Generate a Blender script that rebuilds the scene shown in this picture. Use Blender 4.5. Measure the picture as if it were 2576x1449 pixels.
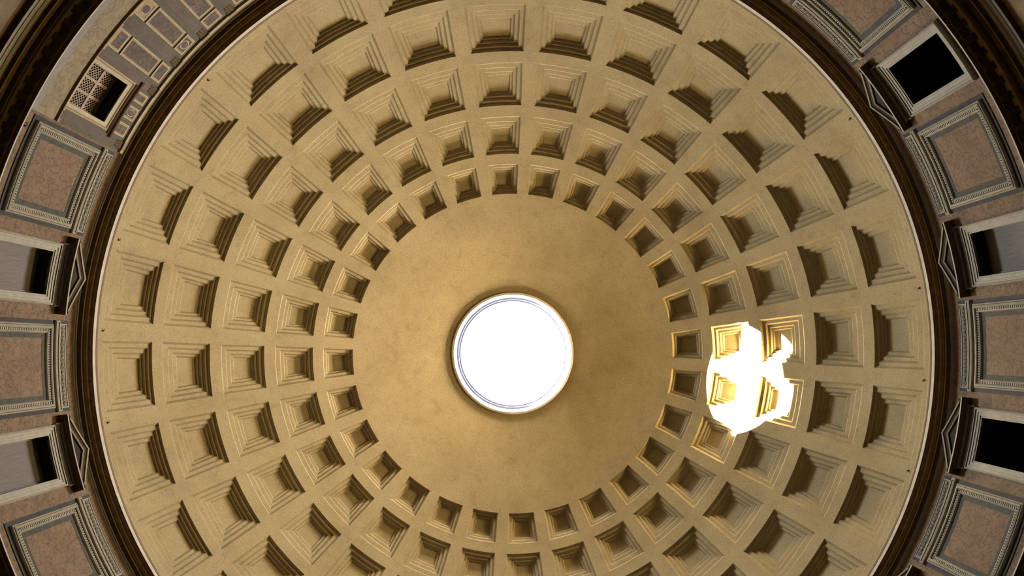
import bpy, bmesh, math, random
from math import radians as R_, sin, cos, pi

C = bpy.context.scene
for o in list(bpy.data.objects):
    bpy.data.objects.remove(o)
random.seed(7)

# ------------------------------------------------------------------ camera, sky, sun, exposure
ZS = 35.7                      # height of the dome's springing above the floor
cam_d = bpy.data.cameras.new('camera')
cam = bpy.data.objects.new('camera', cam_d)
C.collection.objects.link(cam)
C.camera = cam
cam.location = (-0.138, -0.314, ZS - 34.0)      # standing on the floor, looking straight up
cam.rotation_euler = (pi, 0, 0)
cam_d.sensor_width = 36.0
cam_d.lens = 25.197
cam_d.shift_x = 0.0011
cam_d.shift_y = 0.0599
cam_d.clip_end = 500

W = bpy.data.worlds.new('sky')
C.world = W
W.use_nodes = True
bg = W.node_tree.nodes['Background']
bg.inputs['Color'].default_value = (0.90, 0.965, 1.0, 1)
bg.inputs['Strength'].default_value = 88.0

sun_d = bpy.data.lights.new('sun', 'SUN')
sun = bpy.data.objects.new('sun', sun_d)
C.collection.objects.link(sun)
sun_d.energy = 2150.0
sun_d.color = (1.0, 0.89, 0.70)
sun_d.angle = R_(0.55)
SUN_AZ, SUN_EL = R_(6.4), R_(25.3)
from mathutils import Vector, Matrix
sun.rotation_euler = Vector((cos(SUN_AZ) * cos(SUN_EL), sin(SUN_AZ) * cos(SUN_EL), -sin(SUN_EL))).to_track_quat('-Z', 'Y').to_euler()
sun.location = (-30, -3, ZS + 40)

# the sky is only sampled through the opening in the crown
po_d = bpy.data.lights.new('oculus_portal', 'AREA')
po = bpy.data.objects.new('oculus_portal', po_d)
C.collection.objects.link(po)
po_d.shape = 'DISK'
po_d.size = 9.2
po_d.cycles.is_portal = True
po.location = (0, 0, ZS + 23.6)

C.view_settings.view_transform = 'Standard'
C.view_settings.look = 'None'
C.view_settings.gamma = 1.0
C.view_settings.use_curve_mapping = False
C.view_settings.exposure = -0.20
C.cycles.max_bounces = 5
C.cycles.diffuse_bounces = 4
C.cycles.use_denoising = True
C.cycles.sample_clamp_indirect = 0.0
C.cycles.use_adaptive_sampling = False
C.cycles.use_guiding = True
C.cycles.surface_guiding_probability = 0.75
C.cycles.use_surface_guiding = True
C.cycles.guiding_training_samples = 0

# ------------------------------------------------------------------ materials
def new_mat(name, rough=0.8):
    m = bpy.data.materials.new(name)
    m.use_nodes = True
    nt = m.node_tree
    b = nt.nodes['Principled BSDF']
    b.inputs['Roughness'].default_value = rough
    b.inputs['Specular IOR Level'].default_value = 0.12
    return m, nt, b

def N(nt, kind, **kw):
    n = nt.nodes.new(kind)
    for k, v in kw.items():
        if k in n.inputs:
            n.inputs[k].default_value = v
        else:
            setattr(n, k, v)
    return n

def ramp(nt, stops):
    r = nt.nodes.new('ShaderNodeValToRGB')
    e = r.color_ramp.elements
    while len(e) > 1:
        e.remove(e[-1])
    e[0].position, e[0].color = stops[0][0], (*stops[0][1], 1)
    for p, c in stops[1:]:
        x = e.new(p)
        x.color = (*c, 1)
    return r

def mix(nt, a, b, fac, blend='MIX'):
    m = nt.nodes.new('ShaderNodeMix')
    m.data_type = 'RGBA'
    m.blend_type = blend
    for sock, v in ((0, fac), (6, a), (7, b)):
        if hasattr(v, 'is_output'):
            nt.links.new(v, m.inputs[sock])
        else:
            m.inputs[sock].default_value = v if sock == 0 else (*v, 1)
    return m.outputs[2]

def plain(name, col, rough=0.8, var=0.18, scale=6.0, fine=25.0):
    m, nt, b = new_mat(name, rough)
    g = nt.nodes.new('ShaderNodeNewGeometry')
    n1 = N(nt, 'ShaderNodeTexNoise', Scale=scale, Detail=5.0)
    n2 = N(nt, 'ShaderNodeTexNoise', Scale=fine, Detail=2.0)
    for n in (n1, n2):
        nt.links.new(g.outputs['Position'], n.inputs['Vector'])
    lo = tuple(c * (1 - var) for c in col)
    hi = tuple(min(1, c * (1 + var)) for c in col)
    r = ramp(nt, [(0.3, lo), (0.7, hi)])
    nt.links.new(n1.outputs['Fac'], r.inputs['Fac'])
    r2 = ramp(nt, [(0.3, (0.8, 0.8, 0.8)), (0.7, (1.1, 1.1, 1.1))])
    nt.links.new(n2.outputs['Fac'], r2.inputs['Fac'])
    nt.links.new(mix(nt, r.outputs['Color'], r2.outputs['Color'], 0.7, 'MULTIPLY'), b.inputs['Base Color'])
    return m

def marble(name, base, base2, vein, scale=0.9, vein_scale=2.2, vein_w=0.06, rough=0.45, vein_amt=0.75):
    m, nt, b = new_mat(name, max(rough, .7))
    g = nt.nodes.new('ShaderNodeNewGeometry')
    warp = N(nt, 'ShaderNodeTexNoise', Scale=1.6, Detail=4.0)
    nt.links.new(g.outputs['Position'], warp.inputs['Vector'])
    add = N(nt, 'ShaderNodeVectorMath', operation='MULTIPLY_ADD')
    nt.links.new(warp.outputs['Color'], add.inputs[0])
    add.inputs[1].default_value = (0.5, 0.5, 0.5)
    nt.links.new(g.outputs['Position'], add.inputs[2])
    n1 = N(nt, 'ShaderNodeTexNoise', Scale=scale, Detail=6.0, Roughness=0.6)
    n2 = N(nt, 'ShaderNodeTexNoise', Scale=vein_scale, Detail=8.0, Roughness=0.62)
    n3 = N(nt, 'ShaderNodeTexNoise', Scale=16.0, Detail=3.0)
    for n in (n1, n2, n3):
        nt.links.new(add.outputs[0], n.inputs['Vector'])
    r1 = ramp(nt, [(0.35, base), (0.65, base2)])
    nt.links.new(n1.outputs['Fac'], r1.inputs['Fac'])
    r2 = ramp(nt, [(0.5 - vein_w, (0, 0, 0)), (0.5, (1, 1, 1)), (0.5 + vein_w, (0, 0, 0))])
    nt.links.new(n2.outputs['Fac'], r2.inputs['Fac'])
    s = N(nt, 'ShaderNodeMath', operation='MULTIPLY')
    nt.links.new(r2.outputs['Color'], s.inputs[0])
    s.inputs[1].default_value = vein_amt
    c = mix(nt, r1.outputs['Color'], vein, s.outputs[0])
    r3 = ramp(nt, [(0.3, (0.82, 0.82, 0.82)), (0.7, (1.12, 1.12, 1.12))])
    nt.links.new(n3.outputs['Fac'], r3.inputs['Fac'])
    nt.links.new(mix(nt, c, r3.outputs['Color'], 0.8, 'MULTIPLY'), b.inputs['Base Color'])
    return m

def dome_stone():
    m, nt, b = new_mat('dome_stone', 0.9)
    b.inputs['Specular IOR Level'].default_value = 0.1
    g = nt.nodes.new('ShaderNodeNewGeometry')
    P = g.outputs['Position']
    big = N(nt, 'ShaderNodeTexNoise', Scale=0.28, Detail=5.0, Roughness=0.6)
    med = N(nt, 'ShaderNodeTexNoise', Scale=1.3, Detail=6.0, Roughness=0.65)
    fine = N(nt, 'ShaderNodeTexNoise', Scale=13.0, Detail=4.0, Roughness=0.7)
    for n in (big, med, fine):
        nt.links.new(P, n.inputs['Vector'])
    r1 = ramp(nt, [(0.3, (0.270, 0.212, 0.117)), (0.5, (0.310, 0.249, 0.140)), (0.7, (0.337, 0.274, 0.157))])
    nt.links.new(big.outputs['Fac'], r1.inputs['Fac'])
    r2 = ramp(nt, [(0.28, (0.82, 0.81, 0.80)), (0.46, (1.0, 1.0, 1.0)), (0.72, (1.07, 1.06, 1.05))])
    nt.links.new(med.outputs['Fac'], r2.inputs['Fac'])
    r3 = ramp(nt, [(0.3, (0.64, 0.63, 0.62)), (0.5, (1.0, 1.0, 1.0)), (0.7, (1.22, 1.22, 1.22))])
    nt.links.new(fine.outputs['Fac'], r3.inputs['Fac'])
    c = mix(nt, r1.outputs['Color'], r2.outputs['Color'], 0.9, 'MULTIPLY')
    c = mix(nt, c, r3.outputs['Color'], 0.8, 'MULTIPLY')
    nt.links.new(c, b.inputs['Base Color'])
    bump = N(nt, 'ShaderNodeBump', Strength=0.25, Distance=0.04)
    nt.links.new(fine.outputs['Fac'], bump.inputs['Height'])
    nt.links.new(bump.outputs['Normal'], b.inputs['Normal'])
    return m

def boards(name, col, col2):
    m, nt, b = new_mat(name, 0.75)
    t = nt.nodes.new('ShaderNodeTexCoord')
    mp = N(nt, 'ShaderNodeMapping')
    mp.inputs['Scale'].default_value = (1, 22, 0.6)
    nt.links.new(t.outputs['Object'], mp.inputs['Vector'])
    n = N(nt, 'ShaderNodeTexNoise', Scale=1.6, Detail=5.0)
    nt.links.new(mp.outputs['Vector'], n.inputs['Vector'])
    r = ramp(nt, [(0.3, col), (0.7, col2)])
    nt.links.new(n.outputs['Fac'], r.inputs['Fac'])
    nt.links.new(r.outputs['Color'], b.inputs['Base Color'])
    return m

M = dict(
    dome=dome_stone(),
    shell=plain('roof_concrete', (0.186, 0.176, 0.160)),
    oculus=plain('oculus_stone', (0.546, 0.490, 0.434), 0.6, 0.08),
    rim_glare=plain('oculus_rim_glare', (0.90, 0.82, 0.76), 0.6, 0.08),  # very pale, so that the glare round the opening is in the colour
    gilt=plain('gilt_brightened', (0.722, 0.502, 0.182), 0.5, 0.15, 3.0),  # gold brightened in colour to make up for the dim cornice underside
    umber_lit=plain('cornice_umber_lit', (0.23, 0.14, 0.072), 0.8, 0.2, 3.0),  # umber lightened to put the light on the soffit into its colour
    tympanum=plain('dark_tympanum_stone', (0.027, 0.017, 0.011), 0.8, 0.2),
    bronze=plain('oculus_bronze', (0.05, 0.056, 0.088), 0.5, 0.2),
    pink=marble('pink_marble', (0.144, 0.087, 0.045), (0.186, 0.120, 0.066), (0.037, 0.027, 0.022), 1.0, 2.4, 0.034, vein_amt=0.8),
    slab=marble('slab_marble', (0.154, 0.093, 0.050), (0.192, 0.122, 0.072), (0.043, 0.032, 0.027), 0.8, 2.6, 0.034, vein_amt=0.75),
    dark=marble('dark_slate_marble', (0.027, 0.024, 0.022), (0.042, 0.036, 0.034), (0.068, 0.061, 0.053), 2.0, 4.0, 0.03, vein_amt=0.5),
    green=marble('green_marble', (0.034, 0.035, 0.027), (0.057, 0.055, 0.043), (0.137, 0.122, 0.091), 3.0, 6.0, 0.02, vein_amt=0.5),
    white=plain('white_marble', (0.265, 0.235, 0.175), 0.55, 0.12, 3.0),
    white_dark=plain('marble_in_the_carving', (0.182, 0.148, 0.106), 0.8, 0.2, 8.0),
    lip=plain('cornice_lip_lit', (0.426, 0.372, 0.298), 0.6, 0.1, 2.0),  # pale colour carries the light that this inward-facing edge catches
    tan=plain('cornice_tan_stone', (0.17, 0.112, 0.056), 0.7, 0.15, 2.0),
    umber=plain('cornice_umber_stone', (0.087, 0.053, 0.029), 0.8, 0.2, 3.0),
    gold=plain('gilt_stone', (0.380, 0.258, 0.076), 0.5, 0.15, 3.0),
    grey=plain('grey_stone', (0.192, 0.170, 0.149), 0.6, 0.12, 2.0),
    travertine=marble('travertine', (0.205, 0.156, 0.091), (0.251, 0.198, 0.122), (0.099, 0.076, 0.049), 0.9, 1.8, 0.04, vein_amt=0.6),
    porphyry=marble('purple_porphyry', (0.080, 0.055, 0.047), (0.118, 0.086, 0.076), (0.046, 0.036, 0.034), 0.7, 3.0, 0.03, 0.4, 0.4),
    red=marble('red_porphyry', (0.090, 0.053, 0.048), (0.128, 0.085, 0.074), (0.053, 0.037, 0.037), 1.4, 5.0, 0.05, 0.4, 0.5),
    inlay=marble('veined_inlay_marble', (0.084, 0.061, 0.046), (0.137, 0.099, 0.076), (0.038, 0.030, 0.024), 1.6, 4.0, 0.06, 0.4, 0.85),
    giallo=marble('yellow_marble', (0.266, 0.181, 0.090), (0.309, 0.223, 0.122), (0.213, 0.133, 0.064), 1.5, 4.0, 0.03, 0.45, 0.4),
    cream=plain('cream_marble', (0.351, 0.282, 0.186), 0.5, 0.1, 3.0),
    olive=marble('olive_grey_marble', (0.076, 0.065, 0.042), (0.103, 0.086, 0.057), (0.061, 0.049, 0.034), 1.0, 3.0, 0.03, 0.5, 0.4),
    recess_shade=plain('dark_recess', (0.023, 0.019, 0.015), 0.9),  # near-black colour stands in for the unlit depth of the openings
    board=boards('grey_board', (0.117, 0.106, 0.101), (0.181, 0.165, 0.154)),
    grille=plain('grille_stone', (0.330, 0.250, 0.192), 0.7, 0.1),
    iron=plain('black_iron', (0.010, 0.008, 0.006), 0.6, 0.2),
    capital=plain('bronze_brown_capital', (0.106, 0.066, 0.029), 0.6, 0.35, 18.0),
    low=marble('lower_wall_marble', (0.099, 0.076, 0.065), (0.319, 0.213, 0.091), (0.114, 0.099, 0.087), 0.45, 2.0, 0.06, 0.4, 0.6),
    wall=plain('lower_wall_stone', (0.053, 0.040, 0.027), 0.8),
    floor=marble('floor_marble', (0.064, 0.048, 0.037), (0.090, 0.069, 0.053), (0.037, 0.032, 0.027), 0.3, 0.8),
)

# ------------------------------------------------------------------ object helpers
def link(name, mesh, parent=None):
    o = bpy.data.objects.new(name, mesh)
    C.collection.objects.link(o)
    if parent is not None:
        o.parent = parent
    return o

class MB:
    """collects verts and faces for one mesh"""
    def __init__(self):
        self.v, self.f, self.m, self.mats = [], [], [], []
    def mi(self, mat):
        if mat not in self.mats:
            self.mats.append(mat)
        return self.mats.index(mat)
    def add(self, pts):
        i = len(self.v)
        self.v += [tuple(p) for p in pts]
        return list(range(i, i + len(pts)))
    def strip(self, a, b, mat, closed=False):
        k = self.mi(mat)
        n = len(a)
        for i in range(n if closed else n - 1):
            j = (i + 1) % n
            self.f.append((a[i], a[j], b[j], b[i]))
            self.m.append(k)
    def face(self, idx, mat):
        self.f.append(tuple(idx))
        self.m.append(self.mi(mat))
    def mesh(self, name, smooth=False):
        me = bpy.data.meshes.new(name)
        me.from_pydata(self.v, [], self.f)
        for mt in self.mats:
            me.materials.append(M[mt])
        me.polygons.foreach_set('material_index', self.m)
        if smooth:
            me.polygons.foreach_set('use_smooth', [True] * len(self.f))
        bm = bmesh.new()
        bm.from_mesh(me)
        bmesh.ops.remove_doubles(bm, verts=bm.verts, dist=1e-4)
        bmesh.ops.recalc_face_normals(bm, faces=bm.faces)
        bm.to_mesh(me)
        bm.free()
        me.update()
        return me
    def build(self, name, parent=None, smooth=False):
        return link(name, self.mesh(name, smooth), parent)

def tag(o, label=None, cat=None, group=None, kind=None):
    for k, v in (('label', label), ('category', cat), ('group', group), ('kind', kind)):
        if v:
            o[k] = v
    return o

def copy_tree(o, parent=None):
    c = o.copy()
    C.collection.objects.link(c)
    if parent is not None:
        c.parent = parent
    for ch in [x for x in C.objects if x.parent == o]:
        copy_tree(ch, c)
    return c

RW = 21.7                       # inner radius of the drum
def empty(name, az, z=0.0, r=RW):
    """an Empty on the drum wall at azimuth az (degrees) and height z from the springing; its +x points out of the room"""
    e = bpy.data.objects.new(name, None)
    C.collection.objects.link(e)
    e.empty_display_size = 0.3
    place(e, az, z, r)
    return e
def place(e, az, z=0.0, r=RW):
    a = R_(az)
    e.location = (r * cos(a), r * sin(a), ZS + z)
    e.rotation_euler = (0, 0, a)

# wall coordinates, local to such an Empty: u metres along the wall, v metres up, d metres out of the wall into the room
def wp(u, v, d, r0=RW):
    a = u / RW
    r = RW - (d if d < 0 or d > .008 else .008)        # things rest a hair off the wall face
    return (r * cos(a) - r0, r * sin(a), v)

def rect(mb, u0, u1, v0, v1, d, n=10):
    us = [u0 + (u1 - u0) * i / n for i in range(n + 1)]
    pts = [wp(u, v0, d) for u in us] + [wp(u1, v0 + (v1 - v0) * i / 4, d) for i in range(1, 4)] \
        + [wp(u, v1, d) for u in reversed(us)] + [wp(u0, v1 + (v0 - v1) * i / 4, d) for i in range(1, 4)]
    return mb.add(pts)

def frame(mb, u0, u1, v0, v1, prof, n=10):
    """a mitred frame: prof = [(inset, depth, material of the band that follows)]"""
    prev = None
    for i, p in enumerate(prof):
        ins, dep, mt = p
        il, ib, it = ins if isinstance(ins, tuple) else (ins, ins, ins)
        lp = rect(mb, u0 + il, u1 - il, v0 + ib, v1 - it, dep, n)
        if prev is not None:
            mb.strip(prev, lp, pm, True)
        prev, pm = lp, mt

def plate(mb, u0, u1, v0, v1, d, mat, n=10, back=0.0):
    """a curved slab standing d proud of the wall"""
    for i in range(n):
        a, b = u0 + (u1 - u0) * i / n, u0 + (u1 - u0) * (i + 1) / n
        q = mb.add([wp(a, v0, d), wp(b, v0, d), wp(b, v1, d), wp(a, v1, d)])
        mb.face(q, mat)
        if back is not None:
            k = mb.add([wp(a, v0, back), wp(b, v0, back), wp(b, v1, back), wp(a, v1, back)])
            mb.face((q[0], k[0], k[1], q[1]), mat)
            mb.face((q[3], q[2], k[2], k[3]), mat)
            if i == 0:
                mb.face((q[0], q[3], k[3], k[0]), mat)
            if i == n - 1:
                mb.face((q[1], k[1], k[2], q[2]), mat)

def lathe(name, prof, a0=0.0, a1=360.0, n=224, parent=None, smooth=False):
    """prof = [(r, z from springing, material of the band that follows)]"""
    mb = MB()
    closed = a1 - a0 >= 360
    cnt = n if closed else n + 1
    prev = None
    for r, z, mt in prof:
        lp = mb.add([(r * cos(R_(a0 + (a1 - a0) * i / n)), r * sin(R_(a0 + (a1 - a0) * i / n)), z) for i in range(cnt)])
        if prev is not None:
            mb.strip(prev, lp, pm, closed)
        prev, pm = lp, mt
    o = mb.build(name, parent, smooth)
    if parent is None:
        o.location = (0, 0, ZS)
    return o

# ------------------------------------------------------------------ the dome
RD = 21.7
DP = 360 / 28
AZ0 = 3.446                     # azimuth of one rib
# per ring from the top, nested outlines: (radius, upper latitude, lower latitude, half width at the upper edge, half width at the lower edge)
COFFER = [
    [(21.7, 57.48, 51.53, 4.539, 4.616), (21.9, 57.275, 51.876, 4.051, 4.192), (21.9, 56.999, 52.307, 3.29, 3.51), (22.1, 56.797, 52.629, 2.897, 3.139), (22.1, 56.562, 52.995, 2.501, 2.749), (22.28, 56.383, 53.28, 2.23, 2.471)],
    [(21.7, 49.49, 42.12, 4.783, 4.847), (21.87, 49.228, 42.495, 4.336, 4.46), (21.87, 48.838, 43.298, 3.764, 3.937), (22.026, 48.603, 43.627, 3.392, 3.591), (22.026, 48.332, 44.211, 2.823, 3.042), (22.168, 48.121, 44.497, 2.574, 2.788), (22.168, 47.967, 44.941, 2.205, 2.412), (22.281, 47.8, 45.169, 1.959, 2.155)],
    [(21.7, 39.94, 31.63, 4.924, 4.86), (21.87, 39.692, 32.069, 4.511, 4.508), (21.87, 39.171, 32.827, 3.837, 3.912), (22.022, 38.954, 33.205, 3.487, 3.592), (22.022, 38.574, 33.936, 2.921, 3.056), (22.149, 38.397, 34.252, 2.67, 2.811), (22.149, 38.246, 34.725, 2.283, 2.429), (22.256, 38.099, 34.984, 2.08, 2.223)],
    [(21.7, 29.43, 20.39, 5.001, 5.091), (21.88, 29.28, 20.911, 4.596, 4.732), (21.88, 28.813, 21.881, 4.027, 4.202), (22.039, 28.685, 22.331, 3.673, 3.869), (22.039, 28.349, 23.072, 3.159, 3.366), (22.187, 28.233, 23.469, 2.85, 3.062), (22.187, 27.944, 24.146, 2.576, 2.763), (22.319, 27.844, 24.496, 2.309, 2.49)],
    [(21.7, 18.39, 9.0, 5.066, 5.001), (21.84, 18.336, 9.499, 4.717, 4.695), (21.84, 17.933, 10.54, 4.122, 4.162), (21.975, 17.884, 11.002, 3.814, 3.88), (21.975, 17.543, 11.773, 3.293, 3.389), (22.105, 17.499, 12.203, 2.993, 3.103), (22.105, 17.22, 12.93, 2.541, 2.658), (22.23, 17.18, 13.332, 2.309, 2.426)],
]
def sp(r, lat, az):
    return (r * cos(R_(lat)) * cos(R_(az)), r * cos(R_(lat)) * sin(R_(az)), r * sin(R_(lat)))

NA, NL = 10, 8
def coffer_loop(mb, lv, az=0.0):
    r, lu, ll, wu, wl = lv
    p = [sp(r, lu, az - wu + 2 * wu * i / NA) for i in range(NA + 1)]
    p += [sp(r, lu + (ll - lu) * i / NL, az + wu + (wl - wu) * i / NL) for i in range(1, NL)]
    p += [sp(r, ll, az + wl - 2 * wl * i / NA) for i in range(NA + 1)]
    p += [sp(r, ll + (lu - ll) * i / NL, az - wl - (wu - wl) * i / NL) for i in range(1, NL)]
    return mb.add(p)

def coffer_into(mb, ring, az):
    loops = [coffer_loop(mb, lv, az) for lv in COFFER[ring]]
    for a, b in zip(loops, loops[1:]):
        mb.strip(a, b, 'dome', True)
    r, lu, ll, wu, wl = COFFER[ring][-1]
    prev = None
    for i in range(NL + 1):
        t = i / NL
        w = wu + (wl - wu) * t
        row = mb.add([sp(r, lu + (ll - lu) * t, az - w + 2 * w * j / NA) for j in range(NA + 1)])
        if prev:
            mb.strip(prev, row, 'dome')
        prev = row

mbd = MB()
LAT_TOP, LAT_BOT = 77.75, 4.5
for k in range(28):
    c = AZ0 + (k + 0.5) * DP
    def row(lat, w):
        az = [c - DP / 2, c - DP / 2 + (DP / 2 - w) / 2] + [c - w + 2 * w * i / NA for i in range(NA + 1)] + [c + w + (DP / 2 - w) / 2, c + DP / 2]
        return mbd.add([sp(RD, lat, a) for a in az])
    # plain cap
    prev = None
    for i in range(15):
        lat = LAT_TOP + (COFFER[0][0][1] - LAT_TOP) * i / 14
        rw = row(lat, COFFER[0][0][3])
        if prev:
            mbd.strip(prev, rw, 'dome')
        prev = rw
    for ring in range(5):
        r, lu, ll, wu, wl = COFFER[ring][0]
        for i in range(1, NL + 1):
            t = i / NL
            rw = row(lu + (ll - lu) * t, wu + (wl - wu) * t)
            mbd.strip(prev[:3], rw[:3], 'dome')
            mbd.strip(prev[-3:], rw[-3:], 'dome')
            prev = rw
        nlu, nw = (COFFER[ring + 1][0][1], COFFER[ring + 1][0][3]) if ring < 4 else (LAT_BOT, wl)
        for i in range(1, 4):
            t = i / 3
            rw = row(ll + (nlu - ll) * t, wl + (nw - wl) * t)
            mbd.strip(prev, rw, 'dome')
            prev = rw
# the back of the dome, 1.6 m out, and its foot
prev = None
for i in range(25):
    lat = 78.6 + (2.0 - 78.6) * i / 24
    rw = mbd.add([sp(23.6, lat, 360 * j / 112) for j in range(112)])
    if prev:
        mbd.strip(prev, rw, 'shell', True)
    prev = rw
ceiling = mbd.build('ceiling', smooth=True)
ceiling.location = (0, 0, ZS)
tag(ceiling, 'great coffered stone dome with round opening at its crown', 'ceiling', kind='structure')

SHOWN = [
    [0, 1, 2, 3, 4, 5, 6, 7, 8, 9, 27],
    list(range(28)),
    [0, 1, 2, 3, 9, 10, 11, 12, 13, 14, 15, 16, 17, 18, 19, 20, 21, 22, 23, 24, 25, 26, 27],
    [0, 1, 2, 10, 11, 12, 13, 14, 15, 16, 17, 18, 19, 20, 21, 22, 23, 24, 25, 26, 27],
    [0, 1, 2, 11, 12, 13, 14, 15, 16, 17, 18, 22, 23, 24, 25, 26, 27],
]
ROW_NAME = ['topmost', 'second', 'third', 'fourth', 'lowest']
for ring in range(5):
    mb = MB()
    coffer_into(mb, ring, 0.0)
    first = mb.build('coffer', ceiling)
    for n, k in enumerate(SHOWN[ring]):
        o = first if n == 0 else first.copy()
        if n:
            C.collection.objects.link(o)
            o.parent = ceiling
        o.rotation_euler = (0, 0, R_(AZ0 + (k + 0.5) * DP))
mb = MB()
for ring in range(5):
    for k in range(28):
        if k not in SHOWN[ring]:
            coffer_into(mb, ring, AZ0 + (k + 0.5) * DP)
rest = mb.build('coffer_field', ceiling)
rest['kind'] = 'stuff'

# unseen drum shell, added to stop sun leaking through the wall joints
wall_sun_block = lathe('wall_sun_block', [(23.6, 0.82, 'shell'), (27.5, 0.82, 'shell'), (27.5, -ZS, 'shell')], n=112)
tag(wall_sun_block, 'unseen outer drum shell added to block stray sun', 'wall', kind='structure')

# the eye of the dome
zr = 21.7 * sin(R_(LAT_TOP))
lathe('oculus_ring', [(21.7 * cos(R_(LAT_TOP)) + .02, zr, 'oculus'), (4.68, zr - 0.10, 'rim_glare'), (4.51, zr - 0.12, 'rim_glare'), (4.49, zr - 0.02, 'oculus'),
                      (4.47, zr + 0.10, 'oculus'), (4.38, zr + .95, 'oculus'), (4.38, zr + 1.0, 'oculus')], parent=ceiling, smooth=False)['label'] = 'pale moulded ring around the oculus'
ob = MB()
nd = 190
prev = None
for r, z in ((4.39, zr + 1.0), (4.24, zr + 1.0), (4.24, zr + 1.42), (4.12, zr + 1.44), (4.06, zr + 1.66), (4.6, zr + 1.70), (4.75, zr + 2.1)):
    lp = ob.add([(r * cos(2 * pi * i / nd), r * sin(2 * pi * i / nd), z) for i in range(nd)])
    if prev:
        ob.strip(prev, lp, 'bronze', True)
    prev = lp
for i in range(nd):          # dentils
    a0, a1 = 2 * pi * (i + .2) / nd, 2 * pi * (i + .75) / nd
    p = ob.add([(r * cos(a), r * sin(a), zr + z) for r in (4.25, 4.21) for a, z in ((a0, 1.08), (a1, 1.08), (a1, 1.36), (a0, 1.36))])
    for q in ((4, 5, 6, 7), (0, 1, 5, 4), (0, 4, 7, 3), (1, 2, 6, 5), (3, 7, 6, 2)):
        ob.face([p[x] for x in q], 'bronze')
ob.build('oculus_cornice', ceiling)['label'] = 'blue-grey bronze dentil cornice inside the oculus'

# ------------------------------------------------------------------ upper cornice at the springing
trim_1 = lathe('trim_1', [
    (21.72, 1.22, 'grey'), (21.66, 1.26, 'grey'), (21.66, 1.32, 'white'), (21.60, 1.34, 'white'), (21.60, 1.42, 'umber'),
    (21.46, 1.46, 'umber'), (21.41, 1.455, 'gold'), (21.37, 1.485, 'umber'), (21.36, 1.54, 'umber_lit'), (21.23, 1.58, 'umber_lit'), (21.20, 1.56, 'gold'), (21.165, 1.583, 'umber_lit'),
    (21.15, 1.62, 'umber_lit'), (21.13, 1.66, 'umber_lit'), (20.97, 1.68, 'umber_lit'), (20.95, 1.66, 'lip'), (20.93, 1.86, 'lip'), (20.94, 1.87, 'tan'), (20.92, 1.93, 'tan'), (20.97, 2.0, 'tan'), (20.96, 2.12, 'cream'),
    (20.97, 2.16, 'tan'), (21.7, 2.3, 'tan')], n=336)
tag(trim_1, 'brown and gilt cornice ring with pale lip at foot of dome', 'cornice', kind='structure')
mb = MB()
nd = 540
for i in range(nd):
    a0, a1 = 2 * pi * i / nd, 2 * pi * (i + .55) / nd
    p = mb.add([(r * cos(a), r * sin(a), z) for z in (1.675, 1.635) for r, a in ((21.12, a0), (21.12, a1), (21.0, a1), (21.0, a0))])
    for q in ((4, 5, 6, 7), (0, 1, 5, 4), (1, 2, 6, 5), (2, 3, 7, 6), (3, 0, 4, 7)):
        mb.face([p[x] for x in q], 'umber_lit')
mb.build('dentil_band', trim_1)

# ------------------------------------------------------------------ attic wall with its window openings
WIN0, PAN0 = 10.15, -1.27
WIN_SHOWN = [-2, -1, 0, 1, 6, 7, 8]
PAN_SHOWN = [-2, -1, 0, 1, 7, 8, 9]
BAY0, BAY1 = 207.25, 247.0
OW, OV0, OV1 = 2.66, -4.83, -1.10        # half width in degrees and heights of a window opening
BOW, BOV0, BOV1 = 2.66, -3.97, -1.13     # of the opening in the inlaid bay
BAYWIN = 212.4
def attic(name, a0, a1, holes, mat, top, bot, r=RW):
    mb = MB()
    if r < RW:                           # returns at the two ends
        for x in (a0, a1):
            q = mb.add([(p * cos(R_(x)), p * sin(R_(x)), v) for p, v in ((r, bot), (RW + .05, bot), (RW + .05, top), (r, top))])
            mb.face(q, mat)
    cuts = {a0, a1}
    for h, hw, v0, v1 in holes:
        cuts |= {h - hw, h + hw}
    cuts = sorted(cuts)
    for s, e in zip(cuts, cuts[1:]):
        mid = (s + e) / 2
        hole = next((x for x in holes if abs(mid - x[0]) < x[1] - .01), None)
        n = max(2, int(round((e - s) / 0.8)))
        azs = [s + (e - s) * i / n for i in range(n + 1)]
        spans = [(bot, top)] if hole is None else [(bot, hole[2]), (hole[3], top)]
        for v0, v1 in spans:
            a = mb.add([(r * cos(R_(x)), r * sin(R_(x)), v0) for x in azs])
            b = mb.add([(r * cos(R_(x)), r * sin(R_(x)), v1) for x in azs])
            mb.strip(a, b, mat)
    o = mb.build(name)
    o.location = (0, 0, ZS)
    return o
holes = [(WIN0 + 22.5 * k, OW, OV0, OV1) for k in WIN_SHOWN]
holes = [(a % 360 if a % 360 > BAY1 else a % 360 + 360, w, x, y) for a, w, x, y in holes]
wa = attic('wall_attic', BAY1, 360 + BAY0, holes, 'pink', 1.27, -7.3)
tag(wa, 'curved attic wall faced with veined pink marble', 'wall', kind='structure')
wi = attic('wall_inlaid', BAY0, BAY1, [(BAYWIN, BOW, BOV0, BOV1)], 'olive', 1.27, -7.3, RW - 0.01)
tag(wi, 'olive grey marble wall of the inlaid attic bay', 'wall', kind='structure')


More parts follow.
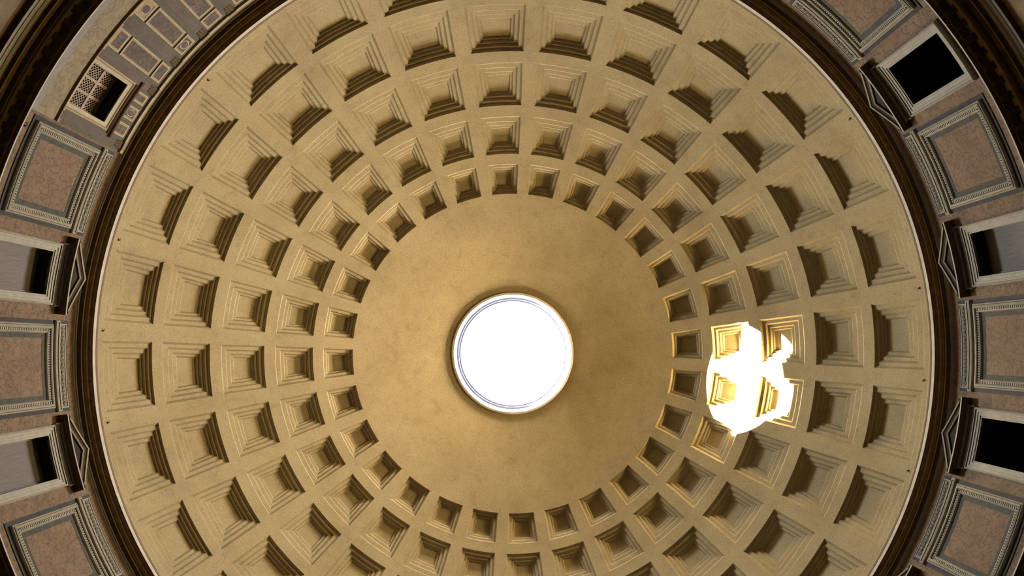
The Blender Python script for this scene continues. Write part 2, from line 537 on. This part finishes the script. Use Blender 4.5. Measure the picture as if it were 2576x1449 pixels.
# ------------------------------------------------------------------ lower cornice, lower wall, floor
trim_2 = lathe('trim_2', [
    (21.7, -6.6, 'grey'), (20.62, -6.80, 'grey'), (20.60, -6.84, 'lip'), (20.60, -6.90, 'umber'), (20.64, -6.93, 'umber'), (20.72, -6.97, 'gold'), (20.75, -6.97, 'umber'),
    (20.76, -6.94, 'umber'), (21.14, -6.94, 'gilt'), (21.15, -7.12, 'gold'), (21.20, -7.18, 'umber'), (21.22, -7.30, 'umber'), (21.36, -7.34, 'umber'), (21.37, -7.54, 'gold'), (21.39, -7.57, 'umber'),
    (21.50, -7.62, 'umber'), (21.50, -7.72, 'white'), (21.47, -7.74, 'white'), (21.47, -7.90, 'grey'), (21.49, -7.905, 'white'), (21.49, -8.08, 'grey'), (21.51, -8.085, 'white'), (21.51, -8.22, 'umber'),
    (21.7, -8.25, 'umber')], n=240)
tag(trim_2, 'dark bracketed main cornice ring below the attic wall', 'cornice', kind='structure')
# carved brackets under the main cornice: an S-shaped scroll with a leaf
mb = MB()
segs = 8
prev = None
for i in range(segs + 1):
    t = i / segs
    r = 20.79 + .36 * t
    z = -6.945 - .05 - .10 * (0.5 - 0.5 * cos(pi * t)) - .02 * sin(2 * pi * t)
    hw = .13 + .03 * t
    p = mb.add([(r, -hw, -6.93), (r, -hw, z), (r, -hw * .5, z - .018), (r, 0, z - .006), (r, hw * .5, z - .018), (r, hw, z), (r, hw, -6.93)])
    if prev:
        mb.strip(prev, p, 'umber')
    else:
        mb.face(p, 'gold')
    prev = p
mb.face(prev[::-1], 'umber')
first = mb.mesh('bracket')
n = 0
for i in range(206):
    az = i * 360 / 206
    if 156 < az < 161 or 199 < az < 233 or 302 < az < 343 or 18 < az < 25:
        o = link('bracket', first, trim_2)
        o.rotation_euler = (0, 0, R_(az))
lw = lathe('wall_lower', [(21.7, -8.2, 'low'), (21.7, -11.5, 'wall'), (21.7, -ZS, 'wall')], n=180)
tag(lw, 'patchwork marble wall below the main cornice', 'wall', kind='structure')
mb = MB()
mb.face(mb.add([(21.75 * cos(2 * pi * i / 120), 21.75 * sin(2 * pi * i / 120), 0) for i in range(120)]), 'floor')
fl = mb.build('floor')
tag(fl, 'round marble floor of the rotunda', 'floor', kind='structure')

# ------------------------------------------------------------------ framed marble panels of the attic
DEG = RW * pi / 180
def dentils(mb, u0, u1, v0, v1, d0, d1, mat, pitch, horizontal):
    """one connected toothed strip"""
    L = (u1 - u0) if horizontal else (v1 - v0)
    n = int(L / pitch)
    cuts = []
    for i in range(n):
        s = i * L / n
        cuts += [(s, d0), (s, d1), (s + .58 * L / n, d1), (s + .58 * L / n, d0)]
    cuts.append((L, d0))
    if horizontal:
        a, b = [wp(u0 + s, v0, d) for s, d in cuts], [wp(u0 + s, v1, d) for s, d in cuts]
    else:
        a, b = [wp(u0, v0 + s, d) for s, d in cuts], [wp(u1, v0 + s, d) for s, d in cuts]
    ia, ib = mb.add(a), mb.add(b)
    mb.strip(ia, ib, mat)
    for i in range(0, 4 * n, 4):
        lo = [wp(*( (u0 + cuts[i + j][0], v, d0) if horizontal else (v, v0 + cuts[i + j][0], d0) )) for j in (1, 2) for v in ((v0, v1) if horizontal else (u0, u1))]
        k = mb.add(lo)
        mb.face((ia[i + 1], ia[i + 2], k[2], k[0]), mat)
        mb.face((ib[i + 1], ib[i + 2], k[3], k[1]), mat)

PW = 5.22 * DEG
def panel():
    t = empty('marble_panel', 0, -4.85)
    z = 4.85
    mb = MB()
    frame(mb, -5.72 * DEG, 5.72 * DEG, z - 5.06, z - .36, [(0, 0, 'dark'), (0, .03, 'dark'), ((.55, .30, .22), .03, 'dark'), ((.55, .30, .22), 0, 'dark')])
    mb.build('outer_border', t)['label'] = 'dark slate border'
    mb = MB()
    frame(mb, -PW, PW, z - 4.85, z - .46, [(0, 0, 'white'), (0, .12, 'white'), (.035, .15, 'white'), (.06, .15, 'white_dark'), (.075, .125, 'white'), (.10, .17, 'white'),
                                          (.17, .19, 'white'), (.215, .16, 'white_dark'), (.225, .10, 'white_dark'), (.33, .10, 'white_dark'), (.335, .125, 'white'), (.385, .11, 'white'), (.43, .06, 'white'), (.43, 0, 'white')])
    fr = mb.build('frame', t)
    mb = MB()
    frame(mb, -PW + .228, PW - .228, z - 4.622, z - .688, [(0, .102, 'white_dark'), (.10, .102, 'white_dark')])
    for s in (-1, 1):
        a, b = sorted((s * (PW - .23), s * (PW - .325)))
        dentils(mb, a, b, z - 4.50, z - .81, .102, .13, 'white', .115, False)
    dentils(mb, -PW + .23, PW - .23, z - .787, z - .692, .102, .13, 'white', .115, True)
    dentils(mb, -PW + .23, PW - .23, z - 4.618, z - 4.523, .102, .13, 'white', .115, True)
    mb.build('dentil_band', fr)
    mb = MB()
    frame(mb, -PW + .42, PW - .42, z - 4.43, z - .88, [(0, .0, 'green'), (0, .03, 'green'), (.235, .03, 'green'), (.235, .0, 'green')])
    mb.build('inner_border', t)['label'] = 'speckled dark green border'
    mb = MB()
    plate(mb, -PW + .65, PW - .65, z - 4.20, z - 1.11, .022, 'slab', back=None)
    mb.build('slab', t)['label'] = 'veined pink marble field'
    return t
def panel_frieze():
    t = empty('carved_frieze', 0, -.3)
    z = .3
    w = 5.75 * DEG
    mb = MB()
    frame(mb, -w, w, z - .30, z + .03, [(0, 0, 'white'), (0, .10, 'white'), (.03, .14, 'white'), (.10, .16, 'white'), (.11, .10, 'white_dark'), (.13, .13, 'white'), (.165, .14, 'white')])
    mb.build('moulding', t)['label'] = 'pale straight moulding under the carving'
    mb = MB()
    plate(mb, -w, w, z + .06, z + .74, .03, 'dark', back=0)
    mb.build('backing', t)['label'] = 'dark slate backing strip'
    mb = MB()
    frame(mb, -w + .16, w - .16, z + .14, z + .64, [(0, .03, 'white'), (0, .06, 'white'), (.05, .06, 'white'), (.06, .035, 'white_dark')])
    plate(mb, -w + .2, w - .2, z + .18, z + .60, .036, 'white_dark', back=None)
    mb.build('border', t)
    # running scroll with leaves
    mb = MB()
    cu = bpy.data.curves.new('carving', 'CURVE')
    cu.dimensions = '3D'
    cu.bevel_depth = .019
    cu.bevel_resolution = 1
    L = w - .3
    nb = 20
    s = cu.splines.new('POLY')
    pts = [wp(-L + 2 * L * i / 240, z + .39 + .14 * sin(pi * nb * i / 240), .05) for i in range(241)]
    s.points.add(len(pts) - 1)
    for p, q in zip(s.points, pts):
        p.co = (*q, 1)
    for j in range(nb):
        uc = -L + 2 * L * (j + .5) / nb
        sg = 1 if j % 2 == 0 else -1
        s = cu.splines.new('POLY')
        pts = []
        for i in range(22):
            a = i / 21 * 3.6 * pi
            rr = .10 * (1 - i / 26)
            pts.append(wp(uc + rr * cos(a), z + .39 - sg * .02 + sg * rr * sin(a), .055))
        s.points.add(len(pts) - 1)
        for p, q in zip(s.points, pts):
            p.co = (*q, 1)
    cu.materials.append(M['white'])
    tmp = bpy.data.objects.new('tmp', cu)
    C.collection.objects.link(tmp)
    me = bpy.data.meshes.new_from_object(tmp)
    bpy.data.objects.remove(tmp)
    link('carving', me, t)['label'] = 'running scroll carved in pale marble'
    return t
PLABEL = {
    9: ('whole pink marble panel on the left wall beside the grilled window', 'pale carved frieze strip above the left panel beside the grilled window'),
    8: ('pink marble panel between the two board-closed windows on the left wall', 'pale carved frieze strip between the two left-hand pediments'),
    7: ('pink marble panel at the bottom left corner below a boarded window', 'pale carved frieze strip above the bottom left corner panel'),
    1: ('pink marble panel at the bottom right corner below a black window', 'pale carved frieze strip above the bottom right corner panel'),
    0: ('pink marble panel on the right wall between boarded window and lower black window', 'pale carved frieze strip between the two lower right pediments'),
    -1: ('whole pink marble panel on the right wall between big black window and boarded window', 'pale carved frieze strip between the two upper right pediments'),
    -2: ('pink marble panel cut by the top edge beside the upper right black window', 'pale carved frieze strip above the panel at the top right edge'),
}
p0, f0 = panel(), panel_frieze()
for n, k in enumerate(PAN_SHOWN):
    p, f = (p0, f0) if n == 0 else (copy_tree(p0), copy_tree(f0))
    place(p, PAN0 + 22.5 * k, -4.85)
    place(f, PAN0 + 22.5 * k, -.3)
    tag(p, PLABEL[k][0], 'wall panel', 'framed marble panels of the attic')
    tag(f, PLABEL[k][1], 'frieze', 'carved frieze strips above the attic panels')

# ------------------------------------------------------------------ pedimented attic windows
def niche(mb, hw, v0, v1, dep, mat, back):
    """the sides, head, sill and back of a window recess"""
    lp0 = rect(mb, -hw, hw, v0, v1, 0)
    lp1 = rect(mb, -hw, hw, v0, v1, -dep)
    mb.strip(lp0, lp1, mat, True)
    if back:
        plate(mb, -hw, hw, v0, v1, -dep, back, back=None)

def pediment_mesh():
    """triangular pediment: returns (cornice, tympanum) builders; base line at v=0"""
    hw, H, D = 4.93 * DEG, 1.12, .46
    mb = MB()
    # horizontal cornice: profile swept along u, with returned ends
    prof = [(0.10, 0.0), (.16, -.02), (.17, .03), (.27, .04), (.30, .0), (.44, .02), (.46, .04), (.46, .13), (.40, .14)]
    n = 14
    rows = []
    for d, v in prof:
        e = hw - (.46 - d)
        rows.append(mb.add([wp(-e + 2 * e * i / n, v, d) for i in range(n + 1)]))
    mats = ['umber', 'white', 'umber', 'white', 'umber', 'umber', 'white', 'umber']
    for a, b, m in zip(rows, rows[1:], mats):
        mb.strip(a, b, m)
    w0 = mb.add([wp(-(hw - .46) + 2 * (hw - .46) * i / n, 0.0, 0) for i in range(n + 1)])
    mb.strip(w0, rows[0], 'umber')
    for side in (0, -1):                 # closed ends
        s = -1 if side == 0 else 1
        endp = [rows[j][side] for j in range(len(prof))]
        bk = mb.add([wp(s * (hw - (.46 - d)), v, 0) for d, v in prof])
        mb.strip(endp, bk, 'umber')
    # raking cornices: thickness T measured across the slope
    T = .26
    m = H / hw
    for s in (-1, 1):
        pr_ = None
        for i in range(n + 1):
            u = s * hw * (1 - i / n)
            vt = .14 + H * (i / n)
            lo = max(.13, vt - T * math.sqrt(1 + m * m))
            q = mb.add([wp(u, lo, .24), wp(u, lo, .33), wp(u, min(lo + .075, vt - .001), .36), wp(u, max(vt - .13, lo + .076), .40), wp(u, max(vt - .085, lo + .077), .45), wp(u, vt, .47), wp(u, vt, 0)])
            if pr_:
                k = ['umber', 'white', 'umber', 'umber', 'white', 'white']
                for a in range(6):
                    mb.face((pr_[a], pr_[a + 1], q[a + 1], q[a]), k[a])
            else:
                mb.face(q, 'umber')
            pr_ = q
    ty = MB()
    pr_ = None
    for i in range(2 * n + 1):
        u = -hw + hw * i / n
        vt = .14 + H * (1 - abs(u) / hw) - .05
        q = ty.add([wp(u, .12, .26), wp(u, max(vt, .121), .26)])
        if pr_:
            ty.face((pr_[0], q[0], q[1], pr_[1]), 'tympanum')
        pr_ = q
    return mb, ty

def window(name, boarded):
    t = empty(name, 0, -5.2)
    z = 5.2
    hw = OW * DEG
    fw = 3.86 * DEG
    mb = MB()
    b = fw - hw
    frame(mb, -fw, fw, z - 5.24, z - .66, [((0, 0, 0), 0, 'white'), (0, .12, 'white'), (.05, .16, 'white'), (.09, .15, 'white_dark'), (.10, .11, 'white'), (.22, .10, 'white_dark'), (.225, .075, 'white'),
                                            ((.37, .30, .36), .07, 'white'), ((.375, .305, .365), .04, 'white'), ((b, .41, .44), .035, 'white'), ((b, .41, .44), -.08, 'white')])
    mb.build('frame', t)
    mb = MB()
    w = 4.0 * DEG
    frame(mb, -w, w, z - .62, z - .20, [(0, 0, 'white'), (0, .12, 'white'), (.03, .16, 'white'), (.05, .11, 'white_dark'), (.09, .11, 'green'), (.10, .10, 'green'), (.205, .10, 'green')])
    mb.build('lintel', t)['label'] = 'moulded lintel with dark green band'
    mb = MB()
    niche(mb, hw, z + OV0, z + OV1, .62 if boarded else 4.6, 'recess_shade', None if boarded else 'recess_shade')
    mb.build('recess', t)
    if boarded:
        mb = MB()
        plate(mb, -hw, hw, z + OV0, z + OV1, -.60, 'board', back=-.66)
        plate(mb, -hw, -hw + .07, z + OV0, z + OV1, -.55, 'grey', back=-.6)
        plate(mb, hw - .07, hw, z + OV0, z + OV1, -.55, 'grey', back=-.6)
        mb.build('shutter_board', t)['label'] = 'grey weathered board closing the window'
    mc, ty = pediment_mesh()
    pe = bpy.data.objects.new('pediment', None)
    C.collection.objects.link(pe)
    pe.parent = t
    pe.location = (0, 0, z - .22)
    mc.build('pediment_cornice', pe)
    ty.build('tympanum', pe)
    return t
WLABEL = {8: 'pedimented attic window closed by grey board, upper one on the left wall',
          7: 'pedimented attic window closed by grey board, lower one on the left wall',
          6: 'pediment tip of an attic window at the bottom left edge',
          1: 'pediment tip of an attic window at the bottom right edge',
          0: 'black pedimented attic window at the lower right edge',
          -1: 'pedimented attic window half closed by blue-grey board on the right wall',
          -2: 'whole black pedimented attic window at the upper right'}
wb, wo = window('window_1', True), window('window_2', False)
seen = {True: 0, False: 0}
num = 2
for k in WIN_SHOWN:
    bd = k in (8, 7, -1, 6)
    src = wb if bd else wo
    if seen[bd] == 0:
        o = src
    else:
        o = copy_tree(src)
        num += 1
        o.name = 'window_%d' % num
    seen[bd] += 1
    place(o, WIN0 + 22.5 * k, -5.2)
    tag(o, WLABEL[k], 'window', 'pedimented attic windows', 'structure')

# ------------------------------------------------------------------ the inlaid bay at the upper left
RB = .022
w8 = empty('window_8', BAYWIN, -4.0)
tag(w8, 'attic window with pale lattice grille in the inlaid bay', 'window', kind='structure')
z = 4.0
mb = MB()
fw, hw = 3.42 * DEG, BOW * DEG
b = fw - hw
frame(mb, -fw, fw, z - 4.0, z - .80, [(0, 0, 'cream'), (0, .12, 'cream'), (.06, .14, 'giallo'), (.12, .10, 'cream'), (.20, .085, 'cream'), ((b, .03, .33), .07, 'cream'), ((b, .03, .33), -.06, 'cream')])
mb.build('frame', w8)
mb = MB()
niche(mb, hw, z + BOV0, z + BOV1, 1.5, 'recess_shade', 'recess_shade')
mb.build('recess', w8)
# lattice grille: 2 x 3 panes of crossing bars in broad flat rails, standing 0.5 m back in the recess
g = bpy.data.objects.new('grille', None)
C.collection.objects.link(g)
g.parent = w8
g['label'] = 'pale lattice grille of six panes'
gd = -.50
mb = MB()
v0, v1 = z + BOV0, z + BOV1
cols, rws = 3, 3
us = [-hw + 2 * hw * i / cols for i in range(cols + 1)]
vs = [v0 + (v1 - v0) * i / rws for i in range(rws + 1)]
for i, u in enumerate(us):
    h = .065 if 0 < i < cols else .05
    plate(mb, max(-hw, u - h), min(hw, u + h), v0, v1, gd, 'grille', n=1, back=gd - .10)
for i, v in enumerate(vs):
    h = .075 if 0 < i < rws else .06
    plate(mb, -hw, hw, max(v0, v - h), min(v1, v + h), gd + .005, 'grille', n=6, back=gd - .10)
mb.build('rail_frame', g)
def bar(mb, p, q, w, d0, d1, mat):
    dx, dy = q[0] - p[0], q[1] - p[1]
    L = math.hypot(dx, dy)
    nx, ny = -dy / L * w, dx / L * w
    c = [(p[0] + nx, p[1] + ny), (q[0] + nx, q[1] + ny), (q[0] - nx, q[1] - ny), (p[0] - nx, p[1] - ny)]
    i = mb.add([wp(a, b_, d) for d in (d0, d1) for a, b_ in c])
    for f_ in ((4, 5, 6, 7), (0, 1, 5, 4), (1, 2, 6, 5), (2, 3, 7, 6), (3, 0, 4, 7)):
        mb.face([i[x] for x in f_], mat)
mb = MB()
for ci in range(cols):
    for ri in range(rws):
        a0, a1, b0, b1 = us[ci], us[ci + 1], vs[ri], vs[ri + 1]
        nx, ny = 4, 5
        for s in (1, -1):
            for k in range(-ny, nx + ny + 1):
                # a bar u = a0 + (k + s*t*...)...: clip to the pane
                x0, y0 = a0 + (a1 - a0) * k / nx, b0
                dxp = (a1 - a0) / nx * ny * s
                p, q = [x0, b0], [x0 + dxp, b1]
                t0, t1 = 0.0, 1.0
                if dxp > 0:
                    t0, t1 = max(t0, (a0 - x0) / dxp), min(t1, (a1 - x0) / dxp)
                else:
                    t0, t1 = max(t0, (a1 - x0) / dxp), min(t1, (a0 - x0) / dxp)
                if t1 - t0 < .02:
                    continue
                P = (x0 + dxp * t0, b0 + (b1 - b0) * t0)
                Q = (x0 + dxp * t1, b0 + (b1 - b0) * t1)
                bar(mb, P, Q, .016, gd - .08, gd - .03 + .004 * s, 'grille')
mb.build('lattice', g)
mb = MB()
w = 4.1 * DEG
n = 12
rows = []
for d, v in ((0, -.56), (.07, -.54), (.09, -.46), (.15, -.44), (.17, -.40), (.18, -.34), (0, -.30)):
    e = w - .18 + d
    rows.append(mb.add([wp(-e + 2 * e * i / n, z + v, d) for i in range(n + 1)]))
for a, b_, m in zip(rows, rows[1:], ('cream', 'umber', 'umber', 'umber', 'umber', 'umber')):
    mb.strip(a, b_, m)
for side in (0, -1):
    mb.face([r[side] for r in rows], 'umber')
mb.build('window_cornice', w8)['label'] = 'flat brown cornice shelf above the grille'

def inlay(name, az0, az1, v0, v1, label, oval=None, group='inlaid marble panels of the attic bay', border='cream'):
    az = (az0 + az1) / 2
    t = empty(name, az, v0)
    hw_ = (az1 - az0) / 2 * DEG
    H = v1 - v0
    mb = MB()
    frame(mb, -hw_, hw_, 0, H, [(0, RB, border), (0, RB + .03, border), (.035, RB + .03, 'giallo'), (.12, RB + .03, 'giallo'), (.12, RB + .015, 'giallo')], n=3)
    mb.build('border', t)['label'] = 'yellow and cream marble border'
    mb = MB()
    plate(mb, -hw_ + .12, hw_ - .12, .12, H - .12, RB + .02, 'giallo' if oval == 'yellow' else ('inlay' if oval is None else 'porphyry'), n=3, back=None)
    fo = mb.build('field', t)
    if oval:
        mb = MB()
        a, b_ = min(hw_ * .52, H * .52), H * .34
        for (sa, mat, d) in ((1.0, 'cream', .032), (.82, 'red', .040)):
            lp = mb.add([wp(a * sa * cos(2 * pi * i / 32), H / 2 + (b_ - a * (1 - sa)) * sin(2 * pi * i / 32), RB + d) for i in range(32)])
            lb = mb.add([wp(a * sa * cos(2 * pi * i / 32), H / 2 + (b_ - a * (1 - sa)) * sin(2 * pi * i / 32), RB + .015) for i in range(32)])
            mb.face(lp, mat)
            mb.strip(lp, lb, mat, True)
        mb.build('roundel', fo)['label'] = 'dark red oval inside a cream ring'
    return tag(t, label, 'inlay panel', group)
inlay('inlay_panel', 213.9, 215.3, -.24, .68, 'small square inlay above the grilled window, nearest the first pilaster beyond it')
inlay('inlay_panel', 211.5, 213.25, -.24, .68, 'small inlay with oval roundel above the middle of the grilled window', 'porphyry')
inlay('inlay_panel', 209.15, 210.85, -.24, .68, 'small square inlay above the grilled window, nearest the framed pink panel')
COLS = [(217.48, 220.0), (222.15, 224.6), (226.85, 229.4), (231.6, 234.1)]
CN = ['between the first and second pilasters past the grille', 'between the second and third pilasters past the grille',
      'between the third and fourth pilasters past the grille', 'past the fourth pilaster at the top edge']
for i, (a0, a1) in enumerate(COLS):
    ov = [None, 'yellow', None, 'yellow'][i]
    if i < 2:
        inlay('inlay_panel', a0, a1, -3.72, -2.93, ('small oval roundel inlay' if ov else 'small plain inlay') + ' low down ' + CN[i], ov)
    if i < 3:
        inlay('inlay_panel', a0, a1, -2.78, -.33, 'tall veined inlay ' + CN[i])
    inlay('inlay_panel', a0, a1, -.14, .66, ('small oval roundel inlay' if ov else 'small plain inlay') + ' high up ' + CN[i], 'porphyry' if ov else None)
def pilaster(az, label, hw_=.55):
    t = empty('pilaster', az, -3.8)
    w = hw_ * DEG
    mb = MB()
    plate(mb, -w, w, 0, 4.06, RB + .05, 'porphyry', n=2, back=RB)
    mb.build('shaft', t)['label'] = 'purple porphyry shaft'
    mb = MB()
    # capital: a flaring block with two tiers of leaves and an abacus
    for i in range(5):
        v0_, v1_ = 4.06 + .11 * i, 4.06 + .11 * (i + 1)
        e = w * (.95 + .035 * i)
        plate(mb, -e, e, v0_, v1_, RB + .055 + .008 * i, 'capital', n=2, back=RB)
    for tier in range(2):
        for j in range(3 + tier):
            uc = -w + 2 * w * (j + .5) / (3 + tier)
            lw_ = .55 * w / (3 + tier)
            vb = 4.08 + .24 * tier
            p = mb.add([wp(uc - lw_, vb, RB + .07), wp(uc + lw_, vb, RB + .07), wp(uc + lw_ * 1.2, vb + .13, RB + .10), wp(uc, vb + .22, RB + .15), wp(uc - lw_ * 1.2, vb + .13, RB + .10), wp(uc, vb + .10, RB + .12)])
            for q in ((0, 1, 5), (1, 2, 5), (2, 3, 5), (3, 4, 5), (4, 0, 5)):
                mb.face([p[x] for x in q], 'capital')
    plate(mb, -w * 1.2, w * 1.2, 4.60, 4.68, RB + .15, 'capital', n=2, back=RB)
    mb.build('capital', t)['label'] = 'brown leaf capital'
    return tag(t, label, 'pilaster', 'porphyry pilaster strips of the inlaid bay')
pilaster(208.2, 'purple pilaster strip at the bay edge beside the framed pink panel', .48)
pilaster(216.3, 'purple pilaster strip just past the grilled window')
pilaster(221.0, 'second purple pilaster strip past the grilled window')
pilaster(225.95, 'third purple pilaster strip past the grilled window')
pilaster(230.6, 'fourth purple pilaster strip past the grilled window, at the top edge')

trim_3 = lathe('trim_3', [(21.69, -3.70, 'giallo'), (21.64, -3.72, 'giallo'), (21.62, -3.92, 'giallo'), (21.60, -3.94, 'umber'), (21.55, -3.96, 'umber'), (21.54, -4.00, 'umber'), (21.60, -4.05, 'umber'),
                          (21.62, -4.07, 'travertine'), (21.62, -5.22, 'grey'), (21.56, -5.24, 'grey'), (21.54, -7.0, 'grey')], BAY0, BAY1, 60)
tag(trim_3, 'travertine dado with dark sill moulding under the inlaid bay', 'dado', kind='structure')
trim_4 = lathe('trim_4', [(21.66, .90, 'cream'), (21.60, .93, 'cream'), (21.58, 1.10, 'cream'), (21.62, 1.12, 'cream'), (21.62, 1.24, 'grey'), (21.69, 1.26, 'grey')], BAY0, BAY1, 60)
tag(trim_4, 'cream fillet moulding above the inlaid bay', 'moulding', kind='structure')

# ------------------------------------------------------------------ small iron hooks on the foot of the ribs
def hook_mesh():
    mb = MB()
    path = [(-.02, 0, 0), (-.06, 0, 0), (-.14, 0, .02), (-.17, .06, .03), (-.15, .13, .04), (-.08, .16, .04)]
    rad = [.035, .035, .03, .028, .025, .015]
    prev = None
    for (x, y, zz), r in zip(path, rad):
        q = mb.add([(x, y + r * cos(a), zz + r * sin(a)) for a in [2 * pi * i / 8 for i in range(8)]])
        if prev:
            mb.strip(prev, q, 'iron', True)
        else:
            mb.face(q, 'iron')
        prev = q
    mb.face(prev[::-1], 'iron')
    p = mb.add([(-.006, s * .09, t_ * .06) for s, t_ in ((-1, -1), (1, -1), (1, 1), (-1, 1))] + [(-.04, s * .08, t_ * .05) for s, t_ in ((-1, -1), (1, -1), (1, 1), (-1, 1))])
    for q in ((4, 5, 6, 7), (0, 1, 5, 4), (1, 2, 6, 5), (2, 3, 7, 6), (3, 0, 4, 7)):
        mb.face([p[x] for x in q], 'iron')
    return mb.mesh('iron_hook')
hm = hook_mesh()
HOOKS = [(17, 'topmost of four black iron hooks at the left foot of the dome'), (15, 'second from top of four black iron hooks at the left foot of the dome'),
         (14, 'third from top of four black iron hooks at the left foot of the dome'), (13, 'lowest of four black iron hooks at the left foot of the dome'),
         (25, 'topmost of four black iron hooks at the right foot of the dome'), (27, 'second from top of four black iron hooks at the right foot of the dome'),
         (0, 'third from top of four black iron hooks at the right foot of the dome'), (1, 'lowest of four black iron hooks at the right foot of the dome')]
for k, lab in HOOKS:
    o = link('iron_hook', hm)
    az = AZ0 + k * DP
    lat = 8.85
    a = R_(az)
    o.location = (21.7 * cos(R_(lat)) * cos(a), 21.7 * cos(R_(lat)) * sin(a), ZS + 21.7 * sin(R_(lat)))
    o.rotation_euler = (0, R_(-lat), a)
    o.scale = (.62, .62, .62)
    tag(o, lab, 'hook', 'iron hooks at the foot of the dome ribs')
o = link('iron_hook', hm)
place(o, 205.3, -5.45)
tag(o, 'black iron hook on the left wall below the whole pink panel', 'hook')
